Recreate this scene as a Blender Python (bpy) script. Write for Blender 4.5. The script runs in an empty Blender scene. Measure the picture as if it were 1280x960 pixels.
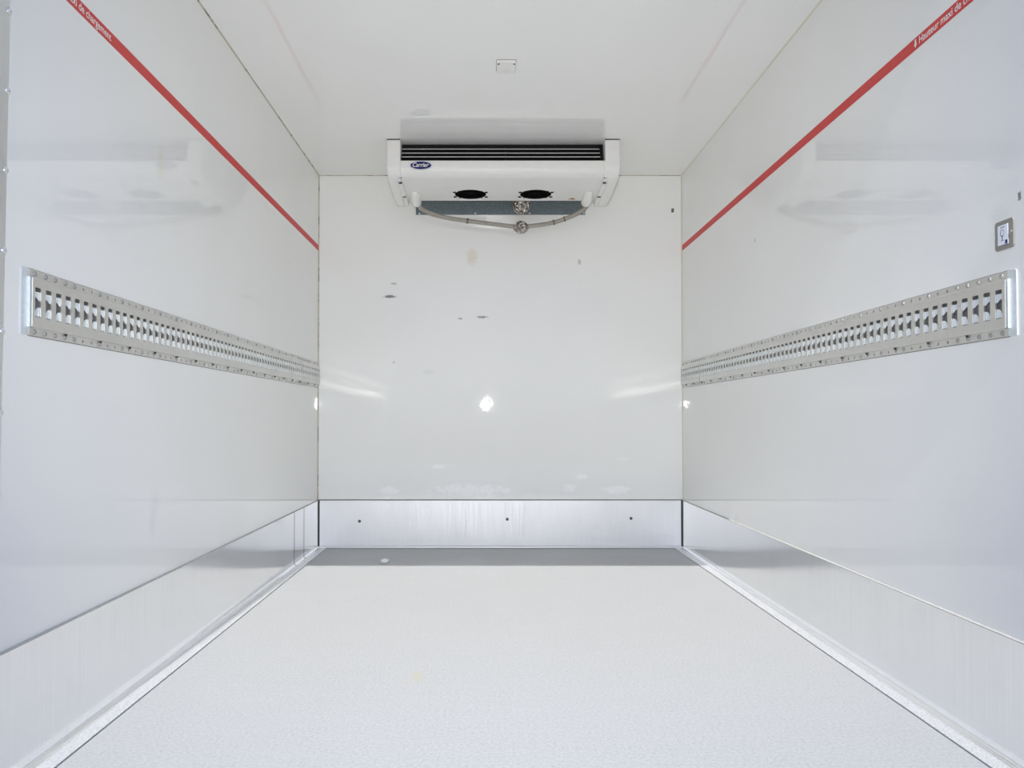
import bpy, bmesh, math, random
from mathutils import Vector, Matrix
random.seed(7)
S = bpy.context.scene
COL = S.collection
PI = math.pi

# ------------------------------------------------------------------ camera, light, exposure
XL, XR, YB, ZC, YF = -0.945, 1.092, 4.48, 2.084, 1.50      # box interior: left, right, back, ceiling, door opening
CAM_Z = 0.719
F_PX = 1003.0
cam_d = bpy.data.cameras.new('camera')
cam_d.sensor_width = 36.0
cam_d.lens = F_PX / 1280 * 36.0
PITCH = math.radians(1.2)
cam_d.shift_x = (640 - 609) / 1280
cam_d.shift_y = (523 - 480 - F_PX * math.tan(PITCH)) / 1280
cam_d.clip_start = 0.02
cam = bpy.data.objects.new('camera', cam_d)
COL.objects.link(cam)
cam.location = (0, 0, CAM_Z)
cam.rotation_euler = (PI / 2 + PITCH, 0, 0)
S.camera = cam

SUN_EL = math.radians(40.6)
SUN_AZ = math.radians(1.25)          # the sun stands behind the camera, a hair to the left
SUN_STRENGTH = 5.2
SKY_STRENGTH = 0.92
FLASH_W = 138.0
EXPOSURE = 0.0

w = bpy.data.worlds.new('world')
S.world = w
w.use_nodes = True
nt = w.node_tree
nt.nodes.clear()
wo = nt.nodes.new('ShaderNodeOutputWorld')
bg = nt.nodes.new('ShaderNodeBackground')
tc = nt.nodes.new('ShaderNodeTexCoord')
sp = nt.nodes.new('ShaderNodeSeparateXYZ')
cr = nt.nodes.new('ShaderNodeValToRGB')
mr = nt.nodes.new('ShaderNodeMapRange')
mr.inputs['From Min'].default_value = -1
mr.inputs['From Max'].default_value = 1
nt.links.new(tc.outputs['Generated'], sp.inputs[0])
nt.links.new(sp.outputs['Z'], mr.inputs['Value'])
nt.links.new(mr.outputs[0], cr.inputs[0])
els = cr.color_ramp.elements
els[0].position = 0.0; els[0].color = (0.30, 0.29, 0.27, 1)
els[1].position = 1.0; els[1].color = (0.30, 0.46, 0.94, 1)
for p, c in ((0.49, (0.33, 0.32, 0.30, 1)), (0.515, (0.66, 0.76, 1.0, 1)), (0.65, (0.50, 0.65, 1.0, 1))):
    e = els.new(p); e.color = c
nt.links.new(cr.outputs[0], bg.inputs['Color'])
bg.inputs['Strength'].default_value = SKY_STRENGTH
nt.links.new(bg.outputs[0], wo.inputs['Surface'])

sun_d = bpy.data.lights.new('sun', 'SUN')
sun_d.energy = SUN_STRENGTH
sun_d.angle = math.radians(0.53)
sun_d.color = (1.0, 0.98, 0.96)
sun = bpy.data.objects.new('sun', sun_d)
COL.objects.link(sun)
sdir = Vector((math.sin(SUN_AZ) * math.cos(SUN_EL), math.cos(SUN_AZ) * math.cos(SUN_EL), -math.sin(SUN_EL)))
sun.rotation_euler = sdir.to_track_quat('-Z', 'Y').to_euler()
sun.location = (0, -2, 5)

fl_d = bpy.data.lights.new('camera_flash', 'SPOT')      # the photographer's flash, just above the lens
fl_d.energy = FLASH_W
fl_d.spot_size = math.radians(84)
fl_d.spot_blend = 1.0
fl_d.shadow_soft_size = 0.028
fl_d.color = (1.0, 0.985, 0.96)
flash = bpy.data.objects.new('camera_flash', fl_d)
COL.objects.link(flash)
flash.location = (-0.02, 0.02, CAM_Z + 0.16)
flash.rotation_euler = (PI / 2 + math.radians(4), 0, 0)

S.view_settings.view_transform = 'Standard'
S.view_settings.look = 'None'
S.view_settings.exposure = EXPOSURE
S.view_settings.gamma = 1.0
S.view_settings.use_curve_mapping = False
S.cycles.max_bounces = 16
S.cycles.diffuse_bounces = 10
S.cycles.glossy_bounces = 8
S.cycles.sample_clamp_indirect = 12.0
S.cycles.use_denoising = True
S.cycles.blur_glossy = 0.0


# ------------------------------------------------------------------ node helpers
class NT:
    def __init__(self, name):
        self.m = bpy.data.materials.new(name)
        self.m.use_nodes = True
        self.t = self.m.node_tree
        self.b = self.t.nodes['Principled BSDF']

    def n(self, kind, **kw):
        nd = self.t.nodes.new(kind)
        for k, v in kw.items():
            setattr(nd, k, v)
        return nd

    def l(self, a, b):
        self.t.links.new(a, b)

    def val(self, x, sock):
        if hasattr(x, 'is_output'):
            self.l(x, sock)
        else:
            sock.default_value = x

    def math(self, op, a, b=0.0, c=None, clamp=False):
        nd = self.n('ShaderNodeMath', operation=op, use_clamp=clamp)
        self.val(a, nd.inputs[0]); self.val(b, nd.inputs[1])
        if c is not None:
            self.val(c, nd.inputs[2])
        return nd.outputs[0]

    def mix(self, f, a, b):
        nd = self.n('ShaderNodeMix', data_type='RGBA')
        self.val(f, nd.inputs[0])
        self.val(a if hasattr(a, 'is_output') else (*a, 1), nd.inputs[6])
        self.val(b if hasattr(b, 'is_output') else (*b, 1), nd.inputs[7])
        return nd.outputs[2]

    def coord(self, scale=(1, 1, 1)):
        tcn = self.n('ShaderNodeTexCoord')
        mp = self.n('ShaderNodeMapping')
        mp.inputs['Scale'].default_value = scale
        self.l(tcn.outputs['Object'], mp.inputs['Vector'])
        return mp.outputs[0]

    def noise(self, vec, scale, detail=3, rough=0.55):
        nd = self.n('ShaderNodeTexNoise')
        nd.inputs['Scale'].default_value = scale
        nd.inputs['Detail'].default_value = detail
        nd.inputs['Roughness'].default_value = rough
        self.l(vec, nd.inputs['Vector'])
        return nd.outputs['Fac']

    def rng(self, x, a, b, lo=0.0, hi=1.0, smooth=False):
        nd = self.n('ShaderNodeMapRange')
        if smooth:
            nd.interpolation_type = 'SMOOTHSTEP'
        self.l(x, nd.inputs['Value'])
        nd.inputs['From Min'].default_value = a
        nd.inputs['From Max'].default_value = b
        nd.inputs['To Min'].default_value = lo
        nd.inputs['To Max'].default_value = hi
        return nd.outputs[0]

    def bump(self, h, strength, dist=0.001):
        nd = self.n('ShaderNodeBump')
        nd.inputs['Strength'].default_value = strength
        nd.inputs['Distance'].default_value = dist
        self.l(h, nd.inputs['Height'])
        self.l(nd.outputs[0], self.b.inputs['Normal'])

    def set(self, **kw):
        for k, v in kw.items():
            s = self.b.inputs[k.replace('_', ' ')]
            if hasattr(v, 'is_output'):
                self.l(v, s)
            elif isinstance(v, tuple) and len(v) == 3:
                s.default_value = (*v, 1)
            else:
                s.default_value = v
        return self.m


def plain(name, col, rough=0.5, metal=0.0, var=0.06, scale=60.0, bump=0.0):
    a = NT(name)
    v = a.noise(a.coord(), scale)
    dark = tuple(c * (1 - var) for c in col)
    light = tuple(min(1, c * (1 + var)) for c in col)
    a.set(Base_Color=a.mix(a.rng(v, 0.3, 0.7), dark, light), Roughness=rough, Metallic=metal)
    if bump:
        a.bump(v, bump, 0.0006)
    return a.m


def stain_mask(a, axes, cu, cv, ru, rv, soft, nscale=60.0, amount=0.8):
    """a ragged blot at (cu, cv) on the plane of two object axes"""
    tcn = a.n('ShaderNodeTexCoord')
    s = a.n('ShaderNodeSeparateXYZ')
    a.l(tcn.outputs['Object'], s.inputs[0])
    du = a.math('DIVIDE', a.math('SUBTRACT', s.outputs[axes[0]], cu), ru)
    dv = a.math('DIVIDE', a.math('SUBTRACT', s.outputs[axes[1]], cv), rv)
    d = a.math('SQRT', a.math('ADD', a.math('MULTIPLY', du, du), a.math('MULTIPLY', dv, dv)))
    nz = a.noise(a.coord(), nscale, 4, 0.65)
    d2 = a.math('ADD', d, a.math('MULTIPLY', a.math('SUBTRACT', nz, 0.5), 2.4))
    m = a.rng(d2, 1.0 - soft, 1.0 + soft * 0.2, 1.0, 0.0, True)
    far = a.rng(d, 1.0, 1.5, 1.0, 0.0)
    return a.math('MULTIPLY', a.math('MULTIPLY', m, far), amount)


WALL_COL = (0.845, 0.845, 0.82)


def wall_mat(name, streak_scale, stains=(), axes=('X', 'Z'), col=WALL_COL, wave=0.0):
    a = NT(name)
    big = a.noise(a.coord(), 1.7, 3)
    c = a.mix(a.rng(big, 0.3, 0.7), tuple(x * 0.985 for x in col), tuple(min(1, x * 1.01) for x in col))
    fine = a.noise(a.coord(), 260, 2)
    c = a.mix(a.rng(fine, 0.72, 0.80, 0, 0.10), c, (0.5, 0.47, 0.40))
    for (cu, cv, ru, rv, soft, ns, amt, sc) in stains:
        c = a.mix(stain_mask(a, axes, cu, cv, ru, rv, soft, ns, amt), c, sc)
    sm = a.noise(a.coord(), 3.0, 2)
    a.set(Base_Color=c, Roughness=a.rng(sm, 0.3, 0.7, 0.015, 0.03), Specular_IOR_Level=0.5)
    st = a.noise(a.coord(streak_scale), 1.0, 3)
    wv = a.noise(a.coord((1.2, 1.2, 1.2)), 2.0, 1)
    dn = a.noise(a.coord(), 26.0, 1)
    h = a.math('ADD', a.math('MULTIPLY', st, 0.0125), a.math('ADD', a.math('MULTIPLY', wv, wave), a.math('MULTIPLY', dn, wave * 2.2)))
    a.bump(h, 1.0, 0.001)                # heights in millimetres
    return a.m


def bpx(px, py):                      # a point of the back wall as (x, z)
    return ((px - 609) / F_PX * YB, CAM_Z + (523 - py) / F_PX * YB)


YEL = (0.62, 0.52, 0.30); DRK = (0.05, 0.045, 0.04); WHT = (0.93, 0.93, 0.92); GRY = (0.45, 0.44, 0.42)
bs = []
for (px, py, rw, rh, soft, ns, amt, sc) in (
        (590, 320, 8, 12, 0.6, 110, 0.35, YEL), (487, 370, 9, 2.2, 0.3, 130, 0.75, DRK), (603, 396, 7, 1.6, 0.3, 130, 0.6, DRK),
        (575, 398, 3, 1.6, 0.3, 130, 0.4, DRK), (492, 354, 4, 1.6, 0.3, 130, 0.4, DRK), (492, 453, 2, 2, 0.4, 130, 0.4, GRY),
        (535, 465, 8, 4, 0.5, 120, 0.15, GRY), (725, 327, 2, 4, 0.4, 130, 0.7, GRY), (842, 262, 2, 3, 0.2, 130, 0.9, DRK),
        (590, 612, 52, 7, 0.5, 40, 0.95, WHT), (487, 613, 14, 6, 0.5, 50, 0.8, WHT), (548, 583, 11, 3, 0.5, 50, 0.8, WHT),
        (727, 596, 9, 4, 0.5, 60, 0.8, WHT), (712, 610, 10, 6, 0.5, 60, 0.7, WHT), (770, 612, 20, 6, 0.5, 50, 0.8, WHT), (780, 574, 12, 2, 0.5, 90, 0.5, WHT)):
    x, z = bpx(px, py)
    k = YB / F_PX
    bs.append((x, z, rw * k, rh * k, soft, ns, amt, sc))
M = {}
M['wall_back'] = wall_mat('white_panel_back', (25, 1, 90), bs, ('X', 'Z'), WALL_COL, 0.10)
M['wall_left'] = wall_mat('white_panel_left', (1, 130, 3), [
    (2.29, 0.475, 0.04, 0.06, 0.9, 190, 0.12, GRY), (2.27, 0.42, 0.03, 0.05, 0.9, 200, 0.13, GRY),
    (2.31, 1.46, 0.025, 0.07, 0.6, 60, 0.35, (0.80, 0.74, 0.52))], ('Y', 'Z'))
M['wall_right'] = wall_mat('white_panel_right', (1, 130, 3), [
    (1.637, 1.175, 0.006, 0.011, 0.5, 140, 0.8, DRK), (1.70, 1.15, 0.04, 0.03, 0.8, 190, 0.15, GRY),
    (3.26, 1.445, 0.01, 0.012, 0.4, 150, 0.5, GRY)], ('Y', 'Z'))
M['ceiling'] = wall_mat('white_panel_ceiling', (3, 60, 1), (), ('X', 'Y'), (0.845, 0.845, 0.82))


def brushed(name, col, axis_scale, rough=(0.16, 0.30), bump=0.2, extra=None, wear=0.3, metal=0.9):
    a = NT(name)
    st = a.noise(a.coord(axis_scale), 1.0, 4, 0.6)
    bl = a.noise(a.coord(), 5.0, 4)
    c = a.mix(a.rng(st, 0.3, 0.7), tuple(x * 0.93 for x in col), col)
    c = a.mix(a.rng(bl, 0.45, 0.75, 0, wear), c, tuple(x * 0.86 for x in col))
    sp_ = a.noise(a.coord(), 180, 2)
    c = a.mix(a.rng(sp_, 0.74, 0.80, 0, 0.45), c, (0.30, 0.27, 0.24))
    if extra:
        c = extra(a, c)
    a.set(Base_Color=c, Metallic=metal, Roughness=a.rng(st, 0.25, 0.75, rough[0], rough[1]))
    a.bump(st, bump, 0.0004)
    return a.m


def drips(a, c):                      # two thin brown run marks near the far end of the left kick plate
    for y in (3.915, 4.12):
        tcn = a.n('ShaderNodeTexCoord'); s = a.n('ShaderNodeSeparateXYZ')
        a.l(tcn.outputs['Object'], s.inputs[0])
        d = a.math('ABSOLUTE', a.math('SUBTRACT', s.outputs['Y'], y))
        m = a.rng(d, 0.008, 0.014, 0.8, 0.0)
        c = a.mix(m, c, (0.30, 0.25, 0.22))
    return c


ALU = (0.92, 0.925, 0.93)
M['kick_left'] = brushed('kick_plate_aluminium_left', ALU, (1, 120, 2), (0.10, 0.17), 0.04, drips, 0.3, 0.78)
M['kick_right'] = brushed('kick_plate_aluminium_right', ALU, (1, 120, 2), (0.10, 0.17), 0.04, None, 0.3, 0.78)
M['kick_back'] = brushed('kick_plate_aluminium_back', (0.80, 0.80, 0.805), (160, 1, 6), (0.42, 0.58), 0.35, None, 0.35)


def gritty():
    a = NT('worn_aluminium_flange')
    g = a.noise(a.coord(), 230, 3, 0.7)
    c = a.mix(a.rng(g, 0.35, 0.65), (0.62, 0.63, 0.64), (0.95, 0.95, 0.95))
    a.set(Base_Color=c, Metallic=0.55, Roughness=0.42)
    a.bump(g, 0.6, 0.0012)
    return a.m


M['flange'] = gritty()


def floor_mat():
    a = NT('grey_screed_floor')
    st = a.noise(a.coord((4, 70, 1)), 1.0, 6, 0.75)
    bl = a.noise(a.coord(), 2.2, 4)
    gr = a.noise(a.coord(), 420, 2)
    c = a.mix(a.rng(st, 0.25, 0.75), (0.40, 0.405, 0.403), (0.437, 0.442, 0.44))
    c = a.mix(a.rng(bl, 0.4, 0.7, 0, 0.5), c, (0.42, 0.42, 0.418))
    c = a.mix(a.rng(gr, 0.55, 0.70, 0, 0.5), c, (0.30, 0.305, 0.31))
    g2 = a.noise(a.coord(), 130, 4, 0.7)
    c = a.mix(a.rng(g2, 0.5, 0.62, 0, 0.42), c, (0.52, 0.53, 0.53))
    c = a.mix(a.rng(g2, 0.46, 0.36, 0, 0.42), c, (0.28, 0.29, 0.295))
    c = a.mix(stain_mask(a, ('X', 'Y'), -0.195, 2.25, 0.02, 0.05, 0.6, 70, 0.6), c, (0.45, 0.42, 0.30))
    sc = a.noise(a.coord((30, 9, 1)), 1.0, 6, 0.8)
    c = a.mix(a.rng(sc, 0.70, 0.74, 0, 0.5), c, (0.50, 0.50, 0.50))
    a.set(Base_Color=c, Roughness=a.rng(bl, 0.3, 0.7, 0.42, 0.55), Specular_IOR_Level=0.4)
    a.bump(g2, 0.35, 0.0012)
    return a.m


M['floor'] = floor_mat()
M['dark'] = plain('dark_gap', (0.02, 0.02, 0.02), 0.8)
M['black'] = plain('black_plastic', (0.009, 0.009, 0.009), 0.5)
M['black'].node_tree.nodes['Principled BSDF'].inputs['Specular IOR Level'].default_value = 0.2
M['slat_edge'] = plain('grey_slat_edge', (0.68, 0.68, 0.66), 0.5)
M['fan_black'] = plain('matt_black', (0.006, 0.006, 0.006), 0.85)
M['fan_black'].node_tree.nodes['Principled BSDF'].inputs['Specular IOR Level'].default_value = 0.08
M['white_abs'] = plain('white_moulded_plastic', (0.80, 0.795, 0.765), 0.32, 0, 0.015, 25)
M['white_cap'] = plain('white_end_cap_plastic', (0.80, 0.79, 0.765), 0.38, 0, 0.015, 25)
M['galv'] = brushed('galvanised_steel', (0.74, 0.735, 0.70), (60, 60, 60), (0.32, 0.45), 0.25, None, 0.5)
M['galv_bright'] = plain('bright_zinc', (0.74, 0.79, 0.83), 0.48, 0.6, 0.05, 120)
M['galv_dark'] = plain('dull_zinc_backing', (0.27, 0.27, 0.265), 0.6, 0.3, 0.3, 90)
M['zinc_plate'] = plain('dark_zinc_sheet', (0.16, 0.195, 0.21), 0.45, 0.5, 0.35, 160, 0.3)
M['steel'] = plain('screw_steel', (0.42, 0.42, 0.41), 0.45, 0.8, 0.15, 200)
M['screw_dark'] = plain('dark_screw_steel', (0.10, 0.10, 0.10), 0.4, 0.8, 0.2, 200)
M['rivet'] = plain('aluminium_rivet', (0.80, 0.80, 0.80), 0.3, 0.9, 0.1, 200)
M['post'] = brushed('door_post_aluminium', (0.78, 0.79, 0.79), (30, 30, 3), (0.35, 0.5), 0.2)
M['red'] = plain('red_tape', (0.62, 0.045, 0.04), 0.5, 0, 0.05, 40)
M['white_print'] = plain('white_print', (0.85, 0.80, 0.78), 0.4, 0, 0.02)
M['blue'] = plain('navy_enamel', (0.012, 0.016, 0.115), 0.25, 0, 0.05)
M['badge_rim'] = plain('silver_badge_rim', (0.70, 0.70, 0.76), 0.3, 0.4, 0.03)
M['hose'] = plain('grey_ribbed_hose', (0.37, 0.345, 0.30), 0.5, 0, 0.12, 80)
M['clamp'] = plain('brown_clamp', (0.20, 0.15, 0.11), 0.5, 0.4, 0.1)
M['rust'] = plain('rust_orange', (0.42, 0.22, 0.06), 0.7, 0, 0.2, 200)
M['frame_grey'] = plain('olive_grey_plastic', (0.27, 0.26, 0.225), 0.45, 0, 0.04)
M['label_white'] = plain('white_label', (0.80, 0.84, 0.90), 0.3, 0, 0.02)
M['label_ink'] = plain('grey_ink', (0.18, 0.19, 0.22), 0.5)
M['scrap'] = plain('clear_film', (0.85, 0.87, 0.88), 0.25, 0, 0.03)
M['outer'] = plain('outer_white_paint', (0.75, 0.75, 0.74), 0.4)


def foil():
    a = NT('crumpled_foil')
    v = a.n('ShaderNodeTexVoronoi'); v.inputs['Scale'].default_value = 60
    a.l(a.coord(), v.inputs['Vector'])
    n = a.noise(a.coord(), 90, 3)
    c = a.mix(a.rng(n, 0.42, 0.62), (0.30, 0.25, 0.21), (0.90, 0.88, 0.85))
    a.set(Base_Color=c, Metallic=0.85, Roughness=0.22)
    a.bump(v.outputs['Distance'], 1.0, 0.02)
    return a.m


M['foil'] = foil()


def caulk_mat(name, c0, c1, thr):
    a = NT(name)
    n = a.noise(a.coord(), 14, 6, 0.75)
    c = a.mix(a.rng(n, thr, thr + 0.12), c0, c1)
    a.set(Base_Color=c, Roughness=0.55)
    return a.m


M['caulk'] = caulk_mat('beige_caulk', (0.50, 0.45, 0.34), (0.16, 0.13, 0.08), 0.50)
M['caulk_light'] = caulk_mat('pale_caulk', (0.66, 0.62, 0.50), (0.42, 0.37, 0.26), 0.62)


M['lip'] = plain('matt_grey_lip', (0.50, 0.49, 0.47), 0.7, 0, 0.1, 90)  # for the added lip that brings out the sunlit ledge line


def ground_mat():
    a = NT('asphalt')
    n = a.noise(a.coord(), 60, 4)
    a.set(Base_Color=a.mix(a.rng(n, 0.3, 0.7), (0.16, 0.16, 0.155), (0.27, 0.265, 0.26)), Roughness=0.9)
    return a.m


M['ground'] = ground_mat()


# ------------------------------------------------------------------ mesh helpers
def link(name, bm, mat, parent=None, smooth=False, bevel=0.0, normals=True):
    if normals:
        bmesh.ops.recalc_face_normals(bm, faces=bm.faces[:])
    me = bpy.data.meshes.new(name)
    bm.to_mesh(me); bm.free()
    for m in (mat if isinstance(mat, (list, tuple)) else [mat]):
        me.materials.append(m)
    if smooth:
        me.polygons.foreach_set('use_smooth', [True] * len(me.polygons))
    o = bpy.data.objects.new(name, me)
    COL.objects.link(o)
    if parent is not None:
        o.parent = parent
    if bevel:
        b = o.modifiers.new('bevel', 'BEVEL'); b.width = bevel; b.segments = 3; b.limit_method = 'ANGLE'
    return o


def structure(o):
    o['kind'] = 'structure'
    return o


def tag(o, label, cat, group=None):
    o['label'] = label; o['category'] = cat
    if group:
        o['group'] = group
    return o


def empty(name, loc, label, cat, group=None):
    o = bpy.data.objects.new(name, None)
    o.empty_display_size = 0.05
    COL.objects.link(o)
    o.location = loc
    return tag(o, label, cat, group)


def box(bm, x0, x1, y0, y1, z0, z1, mi=0):
    vs = [bm.verts.new((x, y, z)) for z in (z0, z1) for y in (y0, y1) for x in (x0, x1)]
    for f in ((0, 1, 3, 2), (4, 6, 7, 5), (0, 4, 5, 1), (2, 3, 7, 6), (0, 2, 6, 4), (1, 5, 7, 3)):
        fc = bm.faces.new([vs[i] for i in f]); fc.material_index = mi
    return vs


def prism(bm, pts, to3, a0, a1, cap=True):
    """extrude the closed 2D outline pts from a0 to a1; to3(u, v, a) -> xyz"""
    r0 = [bm.verts.new(to3(u, v, a0)) for u, v in pts]
    r1 = [bm.verts.new(to3(u, v, a1)) for u, v in pts]
    n = len(pts)
    for i in range(n):
        j = (i + 1) % n
        bm.faces.new((r0[i], r0[j], r1[j], r1[i]))
    if cap:
        bm.faces.new(r0[::-1]); bm.faces.new(r1)


def sweep_open(bm, pts, to3, a0, a1):
    r0 = [bm.verts.new(to3(u, v, a0)) for u, v in pts]
    r1 = [bm.verts.new(to3(u, v, a1)) for u, v in pts]
    for i in range(len(pts) - 1):
        bm.faces.new((r0[i], r0[i + 1], r1[i + 1], r1[i]))


def round_rect(cu, cv, hu, hv, r, k=3):
    """rounded rectangle, split so that 4 equal runs start at the middle of each corner (from lower left, counter-clockwise)"""
    pts = []
    cs = ((-1, -1, PI), (1, -1, 1.5 * PI), (1, 1, 0.0), (-1, 1, 0.5 * PI))
    for sx, sy, a0 in cs:
        for i in range(2 * k + 1):
            a = a0 + (PI / 2) * i / (2 * k)
            pts.append((cu + sx * (hu - r) + r * math.cos(a), cv + sy * (hv - r) + r * math.sin(a)))
    return pts[k:] + pts[:k], 2 * k + 1


def circle_pts(cu, cv, r, k=4):
    n = 4 * k
    return [(cu + r * math.cos(-0.75 * PI + 2 * PI * i / n), cv + r * math.sin(-0.75 * PI + 2 * PI * i / n)) for i in range(n)], k


def holed_cell(bm, u0, u1, v0, v1, hole, k, to3, n, depth):
    """one rectangle of plate with a hole and the hole's walls"""
    oc = [bm.verts.new(to3(u, v, n)) for u, v in ((u0, v0), (u1, v0), (u1, v1), (u0, v1))]
    hv = [bm.verts.new(to3(u, v, n)) for u, v in hole]
    hb = [bm.verts.new(to3(u, v, n - depth)) for u, v in hole]
    N = len(hole)
    for q in range(4):
        run = [hv[(q * k + i) % N] for i in range(k + 1)]
        bm.faces.new([oc[q], oc[(q + 1) % 4]] + run[::-1])
    for i in range(N):
        j = (i + 1) % N
        bm.faces.new((hv[i], hb[i], hb[j], hv[j]))


def tube(bm, path, radius, seg=12, ripple=None, caps=True):
    """tube along a list of points; ripple(i) multiplies the radius"""
    rings = []
    P = [Vector(p) for p in path]
    up = Vector((0, 0, 1))
    for i, p in enumerate(P):
        t = (P[min(i + 1, len(P) - 1)] - P[max(i - 1, 0)]).normalized()
        a = t.cross(up)
        if a.length < 1e-4:
            a = t.cross(Vector((0, 1, 0)))
        a.normalize(); b = a.cross(t).normalized()
        r = radius * (ripple(i) if ripple else 1)
        rings.append([bm.verts.new(p + (a * math.cos(2 * PI * s / seg) + b * math.sin(2 * PI * s / seg)) * r) for s in range(seg)])
    for r0, r1 in zip(rings, rings[1:]):
        for s in range(seg):
            q = (s + 1) % seg
            bm.faces.new((r0[s], r0[q], r1[q], r1[s]))
    if caps:
        bm.faces.new(rings[0][::-1]); bm.faces.new(rings[-1])


def dome(bm, c, n, r, h, seg=10):
    """low rivet or screw head, base at c, axis n"""
    n = Vector(n).normalized(); c = Vector(c)
    a = n.orthogonal().normalized(); b = n.cross(a)
    rows = [(1.0, 0.0), (0.97, 0.35), (0.72, 0.8)]
    rings = [[bm.verts.new(c + (a * math.cos(2 * PI * s / seg) + b * math.sin(2 * PI * s / seg)) * r * q + n * h * t) for s in range(seg)] for q, t in rows]
    for r0, r1 in zip(rings, rings[1:]):
        for s in range(seg):
            q = (s + 1) % seg
            bm.faces.new((r0[s], r0[q], r1[q], r1[s]))
    top = bm.verts.new(c + n * h)
    for s in range(seg):
        bm.faces.new((rings[-1][s], rings[-1][(s + 1) % seg], top))
    bm.faces.new(rings[0][::-1])


def text_mesh(s, size, shear=0.0, offset=0.0, sx=1.0, extrude=0.0):
    cu = bpy.data.curves.new('lettering', 'FONT')
    cu.body = s; cu.size = size; cu.shear = shear; cu.offset = offset; cu.extrude = extrude
    cu.align_x = 'LEFT'; cu.align_y = 'CENTER'
    o = bpy.data.objects.new('lettering', cu)
    COL.objects.link(o)
    bpy.context.view_layer.update()
    dg = bpy.context.evaluated_depsgraph_get()
    me = bpy.data.meshes.new_from_object(o.evaluated_get(dg))
    bpy.data.objects.remove(o)
    for v in me.vertices:
        v.co.x *= sx
    me.name = 'lettering'
    return me


def place_text(me, mat, parent, origin, ux, uy):
    """put a text mesh at origin with its reading direction ux and up direction uy (world, parent at identity rotation)"""
    ux = Vector(ux); uy = Vector(uy); uz = ux.cross(uy)
    m = Matrix((ux, uy, uz)).transposed().to_4x4()
    m.translation = Vector(origin)
    me.transform(m)
    me.materials.clear(); me.materials.append(mat)
    o = bpy.data.objects.new('lettering', me)
    COL.objects.link(o)
    o.parent = parent
    return o


# ------------------------------------------------------------------ the box body
T = 0.08
bm = bmesh.new(); box(bm, XL - T, XL, YF, YB + T, -T, ZC + T); structure(link('wall_left', bm, M['wall_left']))
bm = bmesh.new(); box(bm, XR, XR + T, YF, YB + T, -T, ZC + T); structure(link('wall_right', bm, M['wall_right']))
bm = bmesh.new(); box(bm, XL, XR, YB, YB + T, -T, ZC + T); structure(link('wall_back', bm, M['wall_back']))
bm = bmesh.new(); box(bm, XL, XR, YF, YB, ZC, ZC + T); structure(link('ceiling', bm, M['ceiling']))
FL = 0.055                                        # width of the floor flange of the kick plates
bm = bmesh.new()
box(bm, XL, XR, YF, YB, -T, -0.006, 1)
box(bm, XL + FL + 0.003, XR - FL - 0.003, YF, YB - 0.028, -0.006, 0.0, 0)
structure(link('floor', bm, [M['floor'], M['dark']]))
bm = bmesh.new(); box(bm, -14, 14, -24, 1.45, -1.15, -1.05); structure(link('ground', bm, M['ground']))

KH = 0.263
for side, s, x0, mk in (('left', 1, XL, 'kick_left'), ('right', -1, XR, 'kick_right')):
    R = 0.013
    prof = [(0, KH), (0.0055, KH), (0.007, KH - 0.0015), (0.007, R + 0.004)]
    arc = [(0.007 + R - R * math.cos(a), 0.004 + R - R * math.sin(a)) for a in [PI / 2 * i / 8 for i in range(1, 9)]]
    prof += arc
    bm = bmesh.new()
    sweep_open(bm, prof, lambda u, v, a: (x0 + s * u, a, v), YF + 0.02, YB - 0.004)
    o = structure(link('baseboard_' + side, bm, M[mk], smooth=True))
    o.modifiers.new('edges', 'EDGE_SPLIT').split_angle = math.radians(40)
    bm = bmesh.new()                 # matt grey lip added on the upper edge to catch the sun as a line
    prism(bm, [(0.0002, KH), (0.0074, KH - 0.0005), (0.0074, KH + 0.0006), (0.0002, KH + 0.002)], lambda u, v, a: (x0 + s * u, a, v), YF + 0.02, YB - 0.004)
    link('sun_catch_lip', bm, M['lip'], o)
    bm = bmesh.new()
    u0 = 0.007 + R
    ridge = [(u0, 0.004), (u0 + 0.001, 0.0052), (u0 + 0.003, 0.0052), (u0 + 0.004, 0.0036), (FL - 0.001, 0.003), (FL, 0.002), (FL, -0.006)]
    r0 = [bm.verts.new((x0 + s * u, YF + 0.02, v)) for u, v in ridge]
    r1 = [bm.verts.new((x0 + s * u, YB - 0.004 - (u - 0.007) * 0.45, v)) for u, v in ridge]
    for i in range(len(ridge) - 1):
        bm.faces.new((r0[i], r0[i + 1], r1[i + 1], r1[i]))
    link('flange', bm, M['flange'], o)

# back kick plate, standing a few millimetres clear of the corners
bm = bmesh.new()
prof = [(YB, KH), (YB - 0.004, KH), (YB - 0.005, KH - 0.001), (YB - 0.005, 0.016), (YB - 0.008, 0.010), (YB - 0.020, 0.008), (YB - 0.021, 0.003), (YB, 0.003)]
prism(bm, prof, lambda u, v, a: (a, u, v), XL + 0.013, XR - 0.014)
kb = structure(link('baseboard_back', bm, M['kick_back']))
for px, py in ((450, 651), (634, 648.5), (788, 647.5)):
    x, z = bpx(px, py)
    bm = bmesh.new(); dome(bm, (x, YB - 0.005, z), (0, -1, 0), 0.0085, 0.003, 12)
    link('screw', bm, M['screw_dark'], kb)
bm = bmesh.new()
box(bm, XL, XL + 0.012, YB - 0.002, YB, 0, KH + 0.002); box(bm, XR - 0.013, XR, YB - 0.002, YB, 0, KH + 0.002)
box(bm, XL, XR, YB - 0.0025, YB, KH, KH + 0.004)
structure(link('trim_1', bm, M['dark']))


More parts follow.
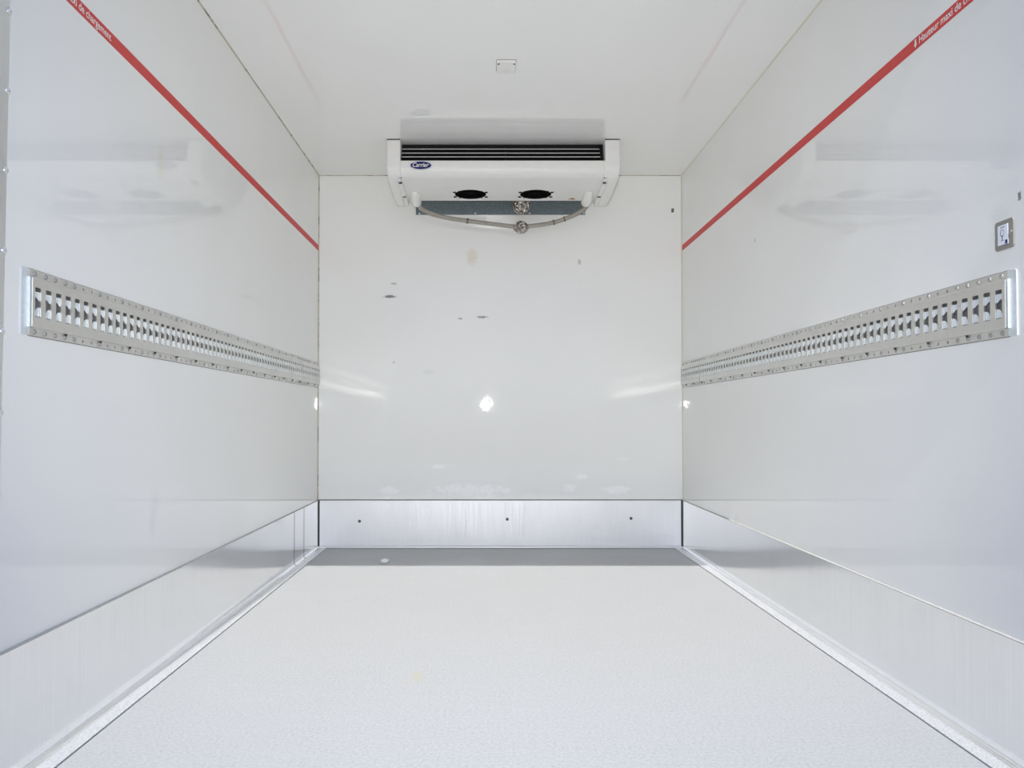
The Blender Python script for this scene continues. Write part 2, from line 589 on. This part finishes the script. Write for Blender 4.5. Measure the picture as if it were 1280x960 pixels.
# caulk beads along the corners
def bead(name, mat, p0, p1, d1, d2, leg):
    bm = bmesh.new()
    d1 = Vector(d1); d2 = Vector(d2); p0 = Vector(p0); p1 = Vector(p1)
    offs = [Vector((0, 0, 0)), d1 * leg, (d1 + d2) * leg * 0.42, d2 * leg]
    a = [bm.verts.new(p0 + o) for o in offs]; b = [bm.verts.new(p1 + o) for o in offs]
    for i in range(4):
        j = (i + 1) % 4
        bm.faces.new((a[i], a[j], b[j], b[i]))
    bm.faces.new(a[::-1]); bm.faces.new(b)
    return structure(link(name, bm, mat))


bead('trim_2', M['caulk'], (XL, YB, KH), (XL, YB, ZC), (1, 0, 0), (0, -1, 0), 0.0042)
bead('trim_3', M['caulk_light'], (XR, YB, KH), (XR, YB, ZC), (-1, 0, 0), (0, -1, 0), 0.005)
bead('trim_4', M['caulk'], (XL, YF, ZC), (XL, YB, ZC), (1, 0, 0), (0, 0, -1), 0.004)
bead('trim_5', M['caulk_light'], (XR, YF, ZC), (XR, YB, ZC), (-1, 0, 0), (0, 0, -1), 0.0045)
bead('trim_6', M['caulk'], (XL, YB, ZC), (XR, YB, ZC), (0, -1, 0), (0, 0, -1), 0.003)

# door post on the left with its rivets
bm = bmesh.new()
pp = [(1.42, -T), (1.551, -T), (1.5545, 0.7), (1.575, ZC), (1.42, ZC)]
prism(bm, pp, lambda u, v, a: (XL + a, u, v), -0.004, 0.004)
post = structure(link('trim_7', bm, M['post']))
for k in range(-6, 4):
    z = 1.52 + 0.158 * k
    if 0.05 < z < ZC - 0.03:
        bm = bmesh.new(); dome(bm, (XL + 0.004, 1.550 + max(0, z - 0.7) * 0.0149, z), (1, 0, 0), 0.0075, 0.004, 12)
        link('rivet', bm, M['rivet'], post, smooth=True)


# ------------------------------------------------------------------ cargo rails
PITCH_S = 0.040
ZR = 0.959


def rail(side, y0, y1, end_cap, label):
    s, x0 = (1, XL) if side == 'left' else (-1, XR)
    root = empty('cargo_rail', (x0, y0, ZR), label, 'cargo rail', 'slotted cargo rails along the side walls')
    L = y1 - y0
    n_slots = int(round(L / PITCH_S))
    P = L / n_slots
    to3 = lambda u, v, n: (s * n, u, v)
    NF, NP = 0.0035, 0.0105
    # slotted face with its folded edges
    bm = bmesh.new()
    for i in range(n_slots):
        c = (i + 0.5) * P
        hole, k = round_rect(c, 0.001, 0.0112, 0.0305, 0.0025, 1)
        holed_cell(bm, i * P, (i + 1) * P, -0.0505, 0.0505, hole, k, to3, NP, 0.0022)
    for sg in (1, -1):
        prof = [(0.0505, NP), (0.0520, NP - 0.001), (0.0525, NF)]
        sweep_open(bm, prof, lambda v, n, a: (s * n, a, sg * v), 0, L)
    for u in (0, L):
        vs = [bm.verts.new((s * n, u, v)) for v, n in ((-0.0525, 0.0), (-0.0525, NF), (-0.0505, NP), (0.0505, NP), (0.0525, NF), (0.0525, 0.0))]
        bm.faces.new(vs)
    link('slotted_face', bm, M['galv'], root, normals=True)
    # flanges with a row of punched holes
    for sg in (1, -1):
        bm = bmesh.new()
        v0, v1 = (0.0525, 0.0685) if sg > 0 else (-0.0685, -0.0525)
        for i in range(n_slots):
            hole, k = circle_pts((i + 0.5) * P, (v0 + v1) / 2, 0.0040, 2)
            holed_cell(bm, i * P, (i + 1) * P, v0, v1, hole, k, to3, NF, 0.003)
        vo = v1 if sg > 0 else v0
        sweep_open(bm, [(vo, NF), (vo, 0.0)], lambda v, n, a: (s * n, a, v), 0, L)
        for u in (0, L):
            bm.faces.new([bm.verts.new((s * n, u, v)) for v, n in ((v0, 0), (v0, NF), (v1, NF), (v1, 0))])
        link('flange', bm, M['galv'], root)
    # backing sheet and the bright folded tabs seen through the slots
    bm = bmesh.new(); box(bm, min(0, s * 0.0012), max(0, s * 0.0012), 0.0, L, -0.0702, 0.0702)  # dark rim reaches past the flanges, standing in for a shadow gap
    link('backing_sheet', bm, M['galv_dark'], root)
    proto = None                     # one folded C-shaped tab behind each slot, turned towards the door
    for i in range(n_slots):
        if proto is None:
            bm = bmesh.new()
            nn = lambda u: 0.0060 + (u + 0.0112) / 0.0224 * 0.0018
            poly = ((-0.0112, 0.0235), (-0.0112, 0.0115), (-0.0010, 0.0115), (0.0085, 0.0050), (0.0108, 0.0050), (0.0108, -0.0085), (0.0050, -0.0085),
                    (-0.0010, -0.0120), (-0.0060, -0.0205), (-0.0112, -0.0220), (-0.0112, -0.0275), (0.0122, -0.0275), (0.0122, 0.0235))
            bm.faces.new([bm.verts.new(to3(u, v, nn(u))) for u, v in poly])
            o = proto = link('slot_tab', bm, M['galv_bright'], root)
        else:
            o = proto.copy(); COL.objects.link(o)
        o.location = (0, (i + 0.5) * P, 0)
    if end_cap:
        bm = bmesh.new()
        pts = [(-0.026, -0.0685), (-0.0005, -0.0685), (-0.0005, 0.0685), (-0.022, 0.0685), (-0.026, 0.0650)]
        prism(bm, pts, lambda u, v, a: (s * a, u, v), 0.0, 0.003)
        prism(bm, [(-0.0052, -0.0515), (-0.0030, -0.0515), (-0.0030, 0.0515), (-0.0052, 0.0515)], lambda u, v, a: (s * a, u, v), 0.003, 0.0070)
        link('end_plate', bm, M['galv_bright'], root)
    # screws
    proto = None
    idx = [i for i in range(n_slots) if i < 4 or i % 3 == 1 or i >= n_slots - 1]
    for sg in (1, -1):
        for i in idx:
            if proto is None:
                bm = bmesh.new(); dome(bm, (0, 0, 0), (s, 0, 0), 0.0056, 0.0032, 10)
                o = link('screw', bm, M['steel'], root, smooth=True); proto = o
            else:
                o = proto.copy(); COL.objects.link(o)
            o.location = (s * NF, (i + 0.5) * P, sg * 0.0605)
    proto = None
    for i in range(3, n_slots, 4):
        if proto is None:
            bm = bmesh.new()
            pts = [(-0.004, -0.006), (0.0, -0.005), (0.006, 0.005), (0.010, 0.006), (0.010, 0.0075), (0.0045, 0.007), (-0.0015, -0.0035), (-0.004, -0.0045)]
            prism(bm, pts, lambda u, v, a: (s * a, u * 0.75, v * 0.85), 0.0, 0.0055)
            o = link('clip', bm, M['screw_dark'], root); proto = o
        else:
            o = proto.copy(); COL.objects.link(o)
        o.location = (s * 0.003, (i + 0.5) * P, -0.0535)
    return root


rail('left', 1.645, 4.048, True, 'long galvanised slotted cargo rail on the left wall, from the door towards the back')
rail('left', 4.058, 4.474, False, 'short end piece of slotted cargo rail on the left wall, touching the back wall')
rail('right', 1.672, 4.080, True, 'long galvanised slotted cargo rail on the right wall, below the small switch plate')
rail('right', 4.090, 4.474, False, 'short end piece of slotted cargo rail on the right wall, touching the back wall')

# ------------------------------------------------------------------ red loading-height tapes
ZS = 1.673


def stripe(side, label):
    s, x0 = (1, XL) if side == 'left' else (-1, XR)
    root = empty('height_limit_tape', (x0, YF + 0.02, ZS), label, 'tape', 'red loading height tapes')
    bm = bmesh.new(); box(bm, min(0, s * 0.0008), max(0, s * 0.0008), 0, YB - YF - 0.03, -0.0155, 0.0155)
    link('tape_strip', bm, M['red'], root)
    t = text_mesh('Hauteur maxi de chargement', 0.0265, 0, 0.0004, 0.86)
    wdt = max(v.co.x for v in t.vertices)
    LT = 0.315
    for v in t.vertices:
        v.co.x *= LT / wdt
    dx = s * 0.0014
    bm = bmesh.new()
    arrow = [(-0.0035, 0.0), (-0.0035, 0.011), (0.0035, 0.011), (0.0035, 0.0), (0.008, 0.0), (0.0, -0.0115), (-0.008, 0.0)]
    if side == 'left':                       # reads away from the door
        end = 1.994 - (YF + 0.02)
        place_text(t, M['white_print'], root, (dx, end - LT, 0), (0, 1, 0), (0, 0, 1))
        ya = end - LT - 0.018
    else:                                    # reads towards the door
        st = 2.008 - (YF + 0.02)
        place_text(t, M['white_print'], root, (dx, st, 0), (0, -1, 0), (0, 0, 1))
        ya = st + 0.016
    bm.faces.new([bm.verts.new((dx, ya + u, v)) for u, v in arrow])
    link('arrow', bm, M['white_print'], root)
    return root


stripe('left', 'red tape with white lettering running along the upper left wall')
stripe('right', 'red tape with white lettering running along the upper right wall, arrow first')

# ------------------------------------------------------------------ evaporator unit under the ceiling
UX0, UX1 = -0.424, 0.576
ev = empty('cooling_unit', (0.076, 3.90, ZC), 'white ceiling cooling unit with black grille, two fans and blue oval badge', 'cooling unit')
OX, OY = 0.076, 3.90
E = lambda x, y, z: (x - OX, y - OY, z)           # z is measured from the ceiling, downwards negative
a0, a1 = UX0, UX1
# front panel: upright under the grille, round nose, flat underside
bm = bmesh.new()
nose = [(3.990, -0.104), (3.900, -0.104), (3.898, -0.107), (3.898, -0.135)]
for i in range(1, 9):
    a = PI / 2 * i / 8
    nose.append((3.898 + 0.055 * (1 - math.cos(a)), -0.135 - 0.043 * math.sin(a)))
sweep_open(bm, nose, lambda u, v, a: E(a, u, v), UX0, UX1)
yu0, yu1 = nose[-1][0], 4.325
zu = lambda y: -0.178 - (y - yu0) / (yu1 - yu0) * 0.008
fans = (-0.088, 0.256)
FY, FR = 4.212, 0.083
xm = sum(fans) / 2
to3u = lambda u, v, n: E(u, v, zu(v) + n)
for (c0, c1, fx) in ((UX0, xm, fans[0]), (xm, UX1, fans[1])):
    hole, k = circle_pts(fx, FY, FR, 8)
    holed_cell(bm, c0, c1, yu0, yu1, hole, k, to3u, 0.0, -0.003)
sweep_open(bm, [(yu1, zu(yu1)), (yu1 + 0.004, zu(yu1) + 0.003), (yu1 + 0.004, -0.03)], lambda u, v, a: E(a, u, v), UX0, UX1)
fp = link('front_panel', bm, M['white_abs'], ev)
bm = bmesh.new(); box(bm, *[v for p in zip(E(UX0, 3.985, -0.172), E(UX1, 4.315, -0.001)) for v in p][0:0] or (UX0 - OX, UX1 - OX, 3.985 - OY, 4.315 - OY, -0.143, -0.001))
link('coil_case', bm, M['black'], ev)
# grille, leaning back towards the ceiling
bm = bmesh.new()
box(bm, UX0 - OX, UX1 - OX, 3.972 - OY, 3.984 - OY, -0.104, -0.0005)
gr = link('air_grille', bm, M['black'], ev)
for yl, z in ((3.950, -0.030), (3.935, -0.055), (3.920, -0.079)):
    bm = bmesh.new()
    pr = [(yl + 0.002, z - 0.0018), (yl + 0.004, z + 0.0014), (3.971, z + 0.010), (3.971, z + 0.007)]
    prism(bm, pr, lambda u, v, a: E(a, u, v), UX0 + 0.002, UX1 - 0.020)
    sl = link('slat', bm, M['black'], gr)
    bm = bmesh.new()
    box(bm, UX0 + 0.002 - OX, UX1 - 0.02 - OX, yl - OY, yl + 0.002 - OY, z - 0.0019, z + 0.0014)
    link('slat_edge', bm, M['slat_edge'], sl)
for xg in (0.092, UX1 - 0.017, UX0 + 0.003):
    bm = bmesh.new()
    prism(bm, [(3.908, -0.104), (3.966, -0.004), (3.974, -0.004), (3.974, -0.104)], lambda u, v, a: E(a, u, v), xg - 0.003, xg + 0.003)
    link('mullion', bm, M['black'], gr)


# end caps
def cap(x_in, x_out):
    bm = bmesh.new()
    pr = [(3.893, -0.0015), (3.889, -0.06), (3.889, -0.128)]
    for i in range(1, 7):
        a = math.radians(68) * i / 6
        pr.append((3.889 + 0.085 * (1 - math.cos(a)), -0.128 - 0.062 * math.sin(a)))
    pr += [(4.08, -0.203), (4.27, -0.216), (4.33, -0.214), (4.345, -0.19), (4.345, -0.0015)]
    prism(bm, pr, lambda u, v, a: E(a, u, v), x_in, x_out)
    return link('end_cap', bm, M['white_cap'], ev, smooth=False, bevel=0.006)


for sg, xi, xo in ((-1, UX0, -0.490), (1, UX1, 0.648)):
    c = cap(xi, xo)
    # groove line with clip notches and a raised rib, on the underside next to the panel
    for (y, z) in ((3.935, -0.180), (3.975, -0.194), (4.165, -0.2105)):
        bm = bmesh.new(); box(bm, xi + sg * 0.008 - 0.008 - OX, xi + sg * 0.008 + 0.008 - OX, y - 0.006 - OY, y + 0.006 - OY, z - 0.0015, z + 0.006)
        link('clip', bm, M['screw_dark'], c)
    bm = bmesh.new()
    tube(bm, [E(xi + sg * 0.022, y, z) for y, z in ((3.90, -0.150), (3.93, -0.178), (3.99, -0.1965), (4.10, -0.206), (4.28, -0.217))], 0.003, 8)
    link('rib', bm, M['white_abs'], c, smooth=True)
    bm = bmesh.new()
    box(bm, xo - 0.001 - OX if sg < 0 else xi - OX, xi - OX if sg < 0 else xo + 0.001 - OX, 3.890 - OY, 3.896 - OY, -0.003, -0.0008)
    link('gasket', bm, M['screw_dark'], c)
    # round-ended drain spout at the corner of the underside
    bm = bmesh.new()
    xs = xi - sg * 0.040
    path = [E(xs - sg * 0.004 * t, 4.17 + 0.165 * t, -0.176 - 0.022 * min(1, t * 1.6)) for t in [i / 10 for i in range(11)]]
    tube(bm, path, 0.027, 16, lambda i: (0.45, 0.7, 0.85, 0.95, 1, 1, 1, 1, 1, 0.93, 0.7)[i])
    link('drain_spout', bm, M['white_abs'], ev, smooth=True)

# fans: dark duct, ring guard, blades, clips
for fx in fans:
    bm = bmesh.new()
    zf = zu(FY)
    pts = circle_pts(fx, FY, FR + 0.001, 8)[0]
    r0 = [bm.verts.new(E(u, v, zf + 0.002)) for u, v in pts]; r1 = [bm.verts.new(E(u, v, zf + 0.036)) for u, v in pts]
    for i in range(len(pts)):
        j = (i + 1) % len(pts)
        bm.faces.new((r0[i], r0[j], r1[j], r1[i]))
    bm.faces.new(r1)
    fd = link('fan', bm, M['fan_black'], ev)
    bm = bmesh.new()
    for i in range(5):
        a = 2 * PI * i / 5
        pts3 = []
        for (r, da, dz) in ((0.022, -0.3, 0.006), (0.074, -0.15, 0.006), (0.076, 0.55, 0.020), (0.022, 0.5, 0.020)):
            pts3.append(E(fx + r * math.cos(a + da), FY + r * math.sin(a + da), zf + 0.008 + dz))
        lo = [bm.verts.new(p) for p in pts3]; hi = [bm.verts.new((p[0], p[1], p[2] + 0.002)) for p in pts3]
        bm.faces.new(lo[::-1]); bm.faces.new(hi)
        for q in range(4):
            bm.faces.new((lo[q], lo[(q + 1) % 4], hi[(q + 1) % 4], hi[q]))
    tube(bm, [E(fx, FY, zf + 0.006), E(fx, FY, zf + 0.032)], 0.026, 16)
    link('rotor', bm, M['fan_black'], fd)
    bm = bmesh.new()
    for r in (0.024, 0.038, 0.052, 0.066, 0.079):
        N = 40
        ring = [E(fx + r * math.cos(2 * PI * i / N), FY + r * math.sin(2 * PI * i / N), zu(FY + r * math.sin(2 * PI * i / N)) + 0.001) for i in range(N + 1)]
        tube(bm, ring, 0.0012, 6, caps=False)
    for i in range(4):
        a = PI / 4 + PI / 2 * i
        p = lambda r: E(fx + r * math.cos(a), FY + r * math.sin(a), zu(FY + r * math.sin(a)) - 0.0005)
        tube(bm, [p(0.015), p(0.089)], 0.0018, 6)
    link('guard', bm, M['fan_black'], fd)
    bm = bmesh.new()
    for sx in (-1, 1):
        for sy in (-1, 1):
            x, y = fx + sx * 0.083, FY + sy * 0.040
            z = zu(y)
            box(bm, x - 0.008 - OX, x + 0.008 - OX, y - 0.009 - OY, y + 0.009 - OY, z - 0.002, z)
    link('guard_clip', bm, M['fan_black'], fd)
    bm = bmesh.new()
    ring = [E(fx + 0.112 * math.cos(2 * PI * i / 48), FY + 0.105 * math.sin(2 * PI * i / 48), zu(FY + 0.105 * math.sin(2 * PI * i / 48)) + 0.0012) for i in range(49)]
    tube(bm, ring, 0.0026, 6, caps=False)
    link('rim', bm, M['white_abs'], fd, smooth=True)

# galvanised plate on the wall behind, foil-wrapped fittings, hoses
bm = bmesh.new(); box(bm, -0.40 - OX, 0.549 - OX, YB - 0.006 - OY, YB - OY, -0.223, -0.02)
mp_ = link('mounting_plate', bm, M['zinc_plate'], ev)
for px, py in ((524, 266), (722, 266.5), (730, 265), (594, 265.5), (662, 265.5)):
    x, z = bpx(px, py)
    bm = bmesh.new(); dome(bm, (x - OX, YB - 0.006 - OY, z - ZC), (0, -1, 0), 0.006, 0.004, 10)
    link('screw', bm, M['rivet'], mp_, smooth=True)


def lump(c, r, sq=1.0):
    bm = bmesh.new()
    bmesh.ops.create_icosphere(bm, subdivisions=4, radius=r)
    for v in bm.verts:
        d = v.co.normalized()
        k = 1 + 0.05 * math.sin(9 * d.x + 5 * d.z) * math.cos(8 * d.y - 6 * d.x) + random.uniform(-0.025, 0.025)
        v.co = Vector((v.co.x * k, v.co.y * k, v.co.z * k * sq)) + Vector(c)
    return bm


def hpx(px, py, y):
    return E((px - 609) / F_PX * y, y, CAM_Z - ZC + (523 - py) / F_PX * y)


o = link('drain_fitting', lump(hpx(652, 254.5, 4.43), 0.052), M['foil'], ev, smooth=True)
o['label'] = 'foil wrapped round fitting half hidden above the hose'
o = link('drain_joint', lump(hpx(651.5, 283, 4.40), 0.041, 0.82), M['foil'], ev, smooth=True)
o['label'] = 'foil wrapped round joint between the two hoses'


def hose(pts, n):
    """Catmull-Rom through pixel-measured points, ribbed"""
    P = [Vector(hpx(*p)) for p in pts]
    P = [P[0] * 2 - P[1]] + P + [P[-1] * 2 - P[-2]]
    out = []
    seg = len(P) - 3
    for i in range(n + 1):
        t = i / n * seg
        k = min(int(t), seg - 1); t -= k
        p0, p1, p2, p3 = P[k:k + 4]
        out.append(0.5 * ((2 * p1) + (p2 - p0) * t + (2 * p0 - 5 * p1 + 4 * p2 - p3) * t * t + (3 * p1 - p0 - 3 * p2 + p3) * t ** 3))
    bm = bmesh.new()
    tube(bm, out, 0.0125, 12, lambda i: 1.0 if i % 3 else 0.78)
    return link('drain_hose', bm, M['hose'], ev, smooth=True), out


h1, o1 = hose([(522, 254, 4.33), (530, 262, 4.36), (556, 270.5, 4.39), (600, 277, 4.40), (647, 282.5, 4.40)], 300)
h2, o2 = hose([(656, 282.5, 4.40), (690, 277.5, 4.40), (715, 269, 4.38), (729, 261, 4.35), (735, 254, 4.33)], 220)
for hz, path, idx in ((h1, o1, 200), (h2, o2, 88), (h2, o2, 60)):
    bm = bmesh.new(); tube(bm, [path[idx - 2], path[idx + 2]], 0.0145, 14)
    link('hose_clamp', bm, M['clamp'], hz)

# badge
bd_y = 3.894
bx, bz = (525.5 - 609) / F_PX * bd_y, CAM_Z - ZC + (523 - 204.7) / F_PX * bd_y


def ellipse(bm, rx, rz, y0, y1):
    prism(bm, [(bx + rx * math.cos(2 * PI * i / 40), bz + rz * math.sin(2 * PI * i / 40)) for i in range(40)], lambda u, v, a: E(u, a, v), y0, y1)


bm = bmesh.new(); ellipse(bm, 0.0555, 0.0235, bd_y, bd_y + 0.005)
bg_ = link('badge', bm, M['badge_rim'], ev)
bm = bmesh.new(); ellipse(bm, 0.0505, 0.0185, bd_y - 0.001, bd_y + 0.001)
link('badge_field', bm, M['blue'], bg_)
t = text_mesh('Carrier', 0.030, 0.30, 0.0004, 1.0)
wd0 = min(v.co.x for v in t.vertices); wd = max(v.co.x for v in t.vertices) - wd0
for v in t.vertices:
    v.co.x = (v.co.x - wd0) * (0.080 / wd) - 0.040
lt = place_text(t, M['white_print'], bg_, E(bx, bd_y - 0.0016, bz + 0.001), (1, 0, 0), (0, 0, 1))
# rust mark beside the right spout
bm = bmesh.new()
bm.faces.new([bm.verts.new(hpx(px, py, 4.2)) for px, py in ((710, 247.5), (716, 245.8), (720, 247.0), (718, 247.8))])
link('rust_mark', bm, M['rust'], fp)
for v in bpy.data.objects['rust_mark'].data.vertices:
    x, y = v.co.x + OX, v.co.y + OY
    # lay it on the underside along the camera ray
    rx, ry, rz = x, y, v.co.z + ZC - CAM_Z
    k = (ZC + zu(4.25) - 0.0008 - CAM_Z) / rz
    v.co = E(rx * k, ry * k, ZC + zu(ry * k) - 0.0008 - ZC)

# ------------------------------------------------------------------ switch plate on the right wall
sw = empty('light_switch', (XR, 1.683, 1.106), 'small square grey framed switch with a white bulb label on the right wall', 'switch')
bm = bmesh.new()
rr, _ = round_rect(0, 0, 0.0305, 0.031, 0.007, 3)
prism(bm, rr, lambda u, v, a: (-a, u, v), 0.0, 0.0035)
link('frame', bm, M['frame_grey'], sw, bevel=0.001)
bm = bmesh.new(); box(bm, -0.0043, -0.0035, -0.0165, 0.0185, -0.0225, 0.0225)
link('label_border', bm, M['label_ink'], sw)
bm = bmesh.new(); box(bm, -0.0053, -0.0043, -0.0155, 0.0175, -0.0210, 0.0210)
lab = link('label_plate', bm, M['label_white'], sw)
bm = bmesh.new()                      # bulb pictogram: glass outline and dark neck
ring = [(-0.0056, 0.002 + 0.0062 * math.cos(2 * PI * i / 24), 0.0035 + 0.0075 * math.sin(2 * PI * i / 24)) for i in range(25)]
tube(bm, ring, 0.0006, 6, caps=False)
box(bm, -0.0057, -0.0053, 0.0005, 0.0035, -0.0115, -0.001)
box(bm, -0.0057, -0.0053, -0.0025, 0.0065, -0.0128, -0.0115)
link('bulb_symbol', bm, M['label_ink'], lab)
bm = bmesh.new()
for k in range(4):
    box(bm, -0.0056, -0.0053, -0.0055 + k * 0.0037, -0.003 + k * 0.0037, 0.0148, 0.0172)
link('caption', bm, M['label_ink'], lab)
bm = bmesh.new(); box(bm, -0.0057, -0.0053, -0.0150, -0.0070, -0.0205, -0.0125)
link('corner_square', bm, M['blue'], lab)
for y, z in ((-0.0245, 0.0015), (0.0245, 0.0)):
    bm = bmesh.new(); dome(bm, (-0.0035, y, z), (-1, 0, 0), 0.0034, 0.002, 10)
    link('screw', bm, M['steel'], sw, smooth=True)

# ------------------------------------------------------------------ little fixture on the ceiling
cf = empty('ceiling_sensor', (0.0735, 3.075, ZC), 'tiny white rectangular box with two screws alone on the ceiling', 'sensor')
bm = bmesh.new()
rr, _ = round_rect(0, 0, 0.037, 0.050, 0.005, 2)
prism(bm, rr, lambda u, v, a: (u, v, -a), 0.0, 0.011)
link('housing', bm, M['white_cap'], cf, bevel=0.002)
bm = bmesh.new()
rr, _ = round_rect(0, 0, 0.0385, 0.0515, 0.006, 2)
prism(bm, rr, lambda u, v, a: (u, v, -a), 0.0, 0.0012)
link('gasket', bm, M['frame_grey'], cf)
for x in (-0.030, 0.030):
    bm = bmesh.new(); dome(bm, (x, -0.036, -0.011), (0, 0, -1), 0.0045, 0.002, 10)
    link('screw', bm, M['screw_dark'], cf, smooth=True)
bm = bmesh.new(); box(bm, -0.012, 0.012, 0.006, 0.012, -0.0125, -0.011)
link('indicator', bm, M['slat_edge'], cf)

# ------------------------------------------------------------------ scrap of film on the floor by the back wall
bm = bmesh.new()
bmesh.ops.create_icosphere(bm, subdivisions=3, radius=1.0)
for v in bm.verts:
    d = v.co.copy()
    k = 1 + 0.25 * math.sin(7 * d.x + 3 * d.y) * math.cos(6 * d.y - 4 * d.z)
    v.co = Vector((d.x * 0.020 * k, d.y * 0.030 * k, max(0.0, 0.008 + d.z * 0.012 * k)))
sc = link('plastic_scrap', bm, M['scrap'], smooth=True)
sc.location = (-0.51, 4.02, 0.0)
tag(sc, 'small scrap of whitish film lying on the shaded floor before the back wall', 'scrap')
